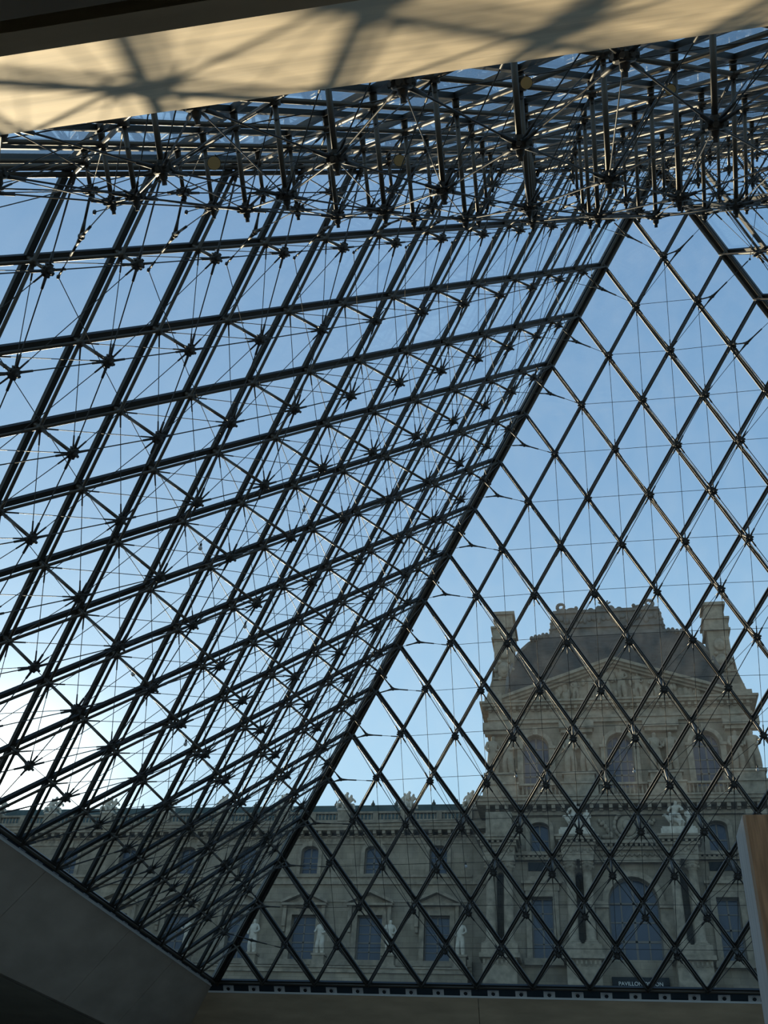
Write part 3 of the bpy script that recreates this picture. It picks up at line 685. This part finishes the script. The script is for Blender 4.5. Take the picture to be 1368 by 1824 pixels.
# cartouche in the attic
mb = MB()
for k in range(16):
    a, b = 2*math.pi*k/16, 2*math.pi*(k+1)/16
    mb.tube((XC+.95*math.cos(a), YP-.18, 19.35+1.0*math.sin(a)), (XC+.95*math.cos(b), YP-.18, 19.35+1.0*math.sin(b)), .14, 7)
mb.blob((XC, YP-.05, 19.35), .8, .22, .85, 12, 6); mb.blob((XC, YP-.2, 20.35), .35, .2, .22); mb.blob((XC, YP-.25, 19.35), .35, .2, .45)
for s in (-1, 1):
    for k in range(6): mb.blob((XC+s*(1.25+.16*k), YP-.12, 18.7+.3*k*(1 if k < 4 else .7)), .22-.015*k, .14, .26-.02*k, 7, 5)
    mb.blob((XC+s*1.5, YP-.15, 18.5), .5, .2, .2)
part(mb, 'cartouche', M_STONE2, True)
# main cornice and balustrade
mb = MB(); mb.box(X0-.1, X1+.1, YP-.25, YP+17.8, 20.2, 20.5); mb.box(X0-.7, X1+.7, YP-.9, YP+18.3, 20.85, 21.1); mb.box(X0-.85, X1+.85, YP-1.05, YP+18.5, 21.1, 21.35); mb.box(X0-.95, X1+.95, YP-1.15, YP+18.6, 21.35, 21.5); part(mb, 'main_cornice', M_STONE2)
modillions(part, X0+.1, X1-.1, YP-.2, 20.55, .72, .28, .6, .3)
for c in (XC-6.65, XC, XC+6.65): balustrade(part, c-1.9, c+1.9, YP-.5, 21.5, 22.6, .3)
for c in (XC-9.5, XC-3.32, XC+3.32, XC+9.5):
    w = 1.4
    mb = MB(); mb.box(c-w, c+w, YP-.75, YP+.3, 21.5, 22.5); mb.box(c-w-.08, c+w+.08, YP-.85, YP+.3, 22.5, 22.65); mb.box(c-w*.85, c+w*.85, YP-.45, YP+.3, 22.65, 23.4); mb.box(c-w*.95, c+w*.95, YP-.55, YP+.3, 23.4, 23.6); part(mb, 'caryatid_plinth', M_STONE2)
    for dx in (-.62, .62):
        o = child('caryatid', ME_STAND[0 if dx < 0 else 2], pav, V((c+dx, YP-.12, 23.55))-pav.location, 1.62, .25*(1 if dx < 0 else -1)); o.data = o.data.copy(); o.data.materials[0] = M_STONE2
    mb = MB(); mb.box(c-w*.9, c+w*.9, YP-.3, YP+.3, 27.0, 27.3); mb.box(c-w, c+w, YP-.5, YP+.3, 27.3, 27.95); part(mb, 'pier_capital', M_STONE2)
# upper entablature
mb = MB()
for a, b, d, e in ((28.0, 28.3, .15, .1), (28.3, 28.55, .25, .15), (28.55, 29.2, .12, .05), (29.2, 29.4, .3, .25), (29.4, 29.62, .65, .55), (29.62, 29.8, .8, .75)):
    mb.box(XC-10.4-e, XC+10.4+e, YP+.1-d, YP+17.5, a, b)
part(mb, 'upper_entablature', M_STONE2)
mb = MB()
for s in (-1, 1):
    for k in range(2): mb.box(min(XC+s*9.3, XC+s*(10.75-.5*k)), max(XC+s*9.3, XC+s*(10.75-.5*k)), YP-.4, YP+3, 29.8+.5*k, 30.3+.5*k)
part(mb, 'attic_block', M_STONE2)
modillions(part, XC-10.3, XC+10.3, YP+.05, 29.12, .5, .25, .45, .24)
# pediment
ZB, ZA = 29.8, 33.45; hw = 9.25
mb = MB(); mb.prism([(XC-hw+.8, ZB), (XC+hw-.8, ZB), (XC, ZA-.55)], YP-.1, YP+1.5); part(mb, 'tympanum', M_STONE)
for s in (-1, 1):
    mb = MB()
    for o_, th, d in ((0, .28, .95), (-.28, .22, .7), (-.52, .18, .45)):
        mb.prism([(XC, ZA+o_-th), (XC+s*hw, ZB+.22+o_*.9-th*.4), (XC+s*hw, ZB+.22+o_*.9+th*.5), (XC, ZA+o_)][::s], YP-d, YP+1.5)
    part(mb, 'raking_cornice', M_STONE2)
mb = MB()
for k in range(58):
    x = random.uniform(-6.6, 6.6); zmax = (1-abs(x)/8.2)*(ZA-ZB-1.0); z = ZB+.25+random.random()*max(.1, zmax-.3); s = .22+.25*random.random()
    mb.blob((XC+x, YP-.12, z), s*.7, .22, s*1.25, 7, 5)
part(mb, 'tympanum_relief', M_STONE2, True, kind='stuff')
for k, (dx, sc_) in enumerate(((-3.2, .95), (-1.9, 1.15), (-.7, 1.4), (.6, 1.4), (1.9, 1.15), (3.1, .95))):
    o = child('relief_figure', ME_STAND[k % 3], pav, V((XC+dx, YP-.18, ZB+.05))-pav.location, sc_, random.uniform(-.5, .5)); o.data = o.data.copy(); o.data.materials[0] = M_STONE2
# square dome: hips curve back and inward
prof = [(29.9, 9.2, 57.7), (31.2, 9.0, 58.1), (33.2, 8.9, 58.8), (35.0, 8.5, 59.6), (36.6, 7.85, 60.4), (37.8, 7.1, 61.2), (38.7, 6.2, 62.0), (39.3, 5.3, 62.8)]
mb = MB(); ring = []
for z, h_, yf in prof: ring += [(XC-h_, yf, z), (XC+h_, yf, z), (XC+h_, 2*67-yf, z), (XC-h_, 2*67-yf, z)]
fs = [(4*i+k, 4*i+(k+1) % 4, 4*i+4+(k+1) % 4, 4*i+4+k) for i in range(len(prof)-1) for k in range(4)]; fs.append(tuple(range(4*len(prof)-4, 4*len(prof))))
mb.add(ring, fs); part(mb, 'dome_roof', M_SLATE)
mb = MB()
for z, h_, yf in prof[:-1]:
    i = prof.index((z, h_, yf)); z2, h2, y2 = prof[i+1]
    for s in (-1, 1): mb.tube((XC+s*h_, yf, z), (XC+s*h2, y2, z2), .16, 7)
part(mb, 'hip_roll', M_CREST, True)
# crest: leaning cresting block with scrolls
YC = 63.0
mb = MB(); mb.prism([(XC-5.1, 39.2), (XC+5.1, 39.2), (XC+4.8, 41.6), (XC+4.7, 41.9), (XC-4.7, 41.9), (XC-4.8, 41.6)], YC-.2, YC+8); mb.box(XC-5.3, XC+5.3, YC-.45, YC+8.2, 39.1, 39.5); mb.box(XC-5.1, XC+5.1, YC-.4, YC+8.2, 40.05, 40.25); mb.box(XC-4.85, XC+4.85, YC-.4, YC+8.2, 41.65, 41.95); part(mb, 'crest', M_CREST)
mb = MB()
for k in range(22):
    x = XC-4.5+9.0*k/21; mb.blob((x, YC-.25, 40.95+.2*math.sin(k*1.9)), .16+.08*(k % 3), .14, .32+.12*math.sin(k*3.1), 7, 5)
for s in (-1, 1):
    for k in range(7): mb.blob((XC+s*(5.15-.05*k), YC-.1, 39.7+.33*k), .14+.07*(k % 2), .3, .2, 7, 5)
part(mb, 'crest_relief', M_CREST, True, kind='stuff')
def scroll(x, z, s, r0=.5):
    pts = []
    for k in range(15):
        a = -math.pi*.55+k*.42; r = r0*(1-.045*k); pts.append((x+s*r*math.cos(a), YC-.1, z+r*math.sin(a)))
    mb = MB()
    for k, (p, q) in enumerate(zip(pts, pts[1:])): mb.tube(p, q, .19-.006*k, 7)
    mb.blob((x-s*.9, YC-.1, z-.35), .5, .25, .2, 8, 5); mb.blob((x-s*.1, YC-.1, z-.45), .5, .28, .28, 8, 5); mb.blob((x-s*1.35, YC-.1, z-.2), .2, .2, .22, 8, 5)
    part(mb, 'crest_scroll', M_CREST, True)
scroll(XC-4.0, 42.5, -1); scroll(XC+4.0, 42.5, 1)
mb = MB()
mb.blob((XC, YC-.1, 42.4), .4, .3, .5, 9, 6); mb.blob((XC-.55, YC-.1, 42.15), .35, .25, .3); mb.blob((XC+.55, YC-.1, 42.15), .35, .25, .3)
for k in range(5):
    a = math.pi*(.2+.15*k); mb.tube((XC, YC-.1, 42.5), (XC+.7*math.cos(a), YC-.1, 42.5+.55*math.sin(a)), .13, 6, .07)
for s in (-1, 1): mb.blob((XC+s*1.3, YC-.1, 42.05), .3, .2, .2)
part(mb, 'crest_shell', M_CREST, True)
mb = MB()
for s in (-1, 1):
    for k in range(5): mb.blob((XC+s*(5.5+.33*k), 62.6-.4*k, 39.35-.3*k), .22, .26, .28+.08*(k % 2), 7, 5)
part(mb, 'dome_ornament', M_CREST, True)
# round dormer eye in the slate
mb = MB()
for k in range(12):
    a, b = 2*math.pi*k/12, 2*math.pi*(k+1)/12; mb.tube((XC+6.0+.42*math.cos(a), 58.9, 32.6+.42*math.sin(a)), (XC+6.0+.42*math.cos(b), 58.9, 32.6+.42*math.sin(b)), .1, 6)
mb.tube((XC+6.0, 58.85, 32.6), (XC+6.0, 59.6, 32.6), .36, 12); part(mb, 'dormer_eye', M_CREST, True)
# chimneys
for s in (-1, 1):
    c = XC+s*9.25; y0, y1 = 59.3, 61.6
    mb = MB()
    if True:
        mb.box(c-1.0, c+1.0, y0, y1, 29.5, 33.3); mb.box(c-.88, c+.88, y0+.1, y1-.1, 33.3, 37.3); mb.box(c-1.05, c+1.05, y0, y1, 33.2, 33.5)
        mb.prism([(c+s*1.0, 29.8), (c+s*1.9, 29.8), (c+s*1.75, 31.2), (c+s*1.15, 33.3), (c+s*1.0, 35.0)][::s], y0+.2, y1-.2)
    o = part(mb, 'chimney', M_STONE)
    m2 = MB(); m2.box(c-1.1, c+1.1, y0-.1, y1+.1, 37.3, 37.5); m2.box(c-1.0, c+1.0, y0, y1, 37.5, 38.4); m2.box(c-1.15, c+1.15, y0-.15, y1+.15, 38.4, 38.6); m2.box(c-.8, c+.8, y0+.2, y1-.2, 38.6, 39.9); m2.box(c-1.0, c+1.0, y0, y1, 39.9, 40.2); m2.build('chimney_cap', M_STONE2, o)
    m2 = MB(); m2.blob((c, y0-.05, 35.9), .5, .22, .6, 10, 6); m2.blob((c, y0-.05, 34.2), .62, .22, .8, 10, 6); m2.blob((c, y0-.2, 34.2), .35, .18, .5)
    for k in range(6): m2.blob((c+.75*math.cos(k*1.05), y0-.02, 34.2+.95*math.sin(k*1.05)), .2, .16, .2, 7, 5)
    m2.build('chimney_relief', M_STONE2, o, True)
# sign board
mb = MB(); mb.box(XC-1.95, XC+1.95, YP-.14, YP-.04, 7.75, 8.65); sg = part(mb, 'sign_board', M_SIGN)
cu = bpy.data.curves.new('lettering', 'FONT'); cu.body = 'PAVILLON DENON'; cu.size = .5; cu.align_x = 'CENTER'; cu.align_y = 'CENTER'; cu.extrude = .012
to = bpy.data.objects.new('lettering', cu); col.objects.link(to); dg = bpy.context.evaluated_depsgraph_get(); dg.update()
tm = bpy.data.meshes.new_from_object(to.evaluated_get(dg)); bpy.data.objects.remove(to); tm.materials.clear(); tm.materials.append(M_LETTER)
xs = [v.co.x for v in tm.vertices]; k = 3.0/(max(xs)-min(xs))
tm.transform(Matrix.Translation((XC, YP-.15, 8.2)) @ Matrix.Rotation(math.pi/2, 4, 'X') @ Matrix.Scale(k, 4)); put('lettering', tm, sg)
# sculpture groups on the entablature blocks
for m, lab in (((PAIRS[1][0]+PAIRS[1][1])/2, 'pale figure and beast group above left pair of central columns'), ((PAIRS[2][0]+PAIRS[2][1])/2, 'pale figure and beast group above right pair of central columns'),):
    t = empty('sculpture_group', (m, YP-1.1, 18.1)); tag(t, lab, 'sculpture', 'groups above the columns')
    mb = MB(); mb.box(-1.3, 1.3, -.6, .8, 0, .5); mb.box(-1.2, 1.2, -.5, .7, .5, .68); mb.build('plinth', M_STATUE, t)
    child('figure', ME_SEAT[1], t, (-.15, .25, 1.1), 1.15, -.2); child('beast', ME_BEAST, t, (.05, -.1, .68), 1.05, math.pi*.85); child('figure', ME_STAND[0], t, (.85, .25, .66), .78, .3)
    mb = MB(); mb.blob((0, .35, 1.2), .6, .4, .55, 9, 6); mb.build('rock', M_STATUE, t, True)
for m, side in (((PAIRS[0][0]+PAIRS[0][1])/2, 'left'), ((PAIRS[3][0]+PAIRS[3][1])/2, 'right')):
    mb = MB(); mb.box(m-1.1, m+1.1, YP-1.2, YP, 18.1, 18.5); mb.box(m-1.0, m+1.0, YP-1.1, YP, 18.5, 20.2); part(mb, 'corner_block', M_STONE2)
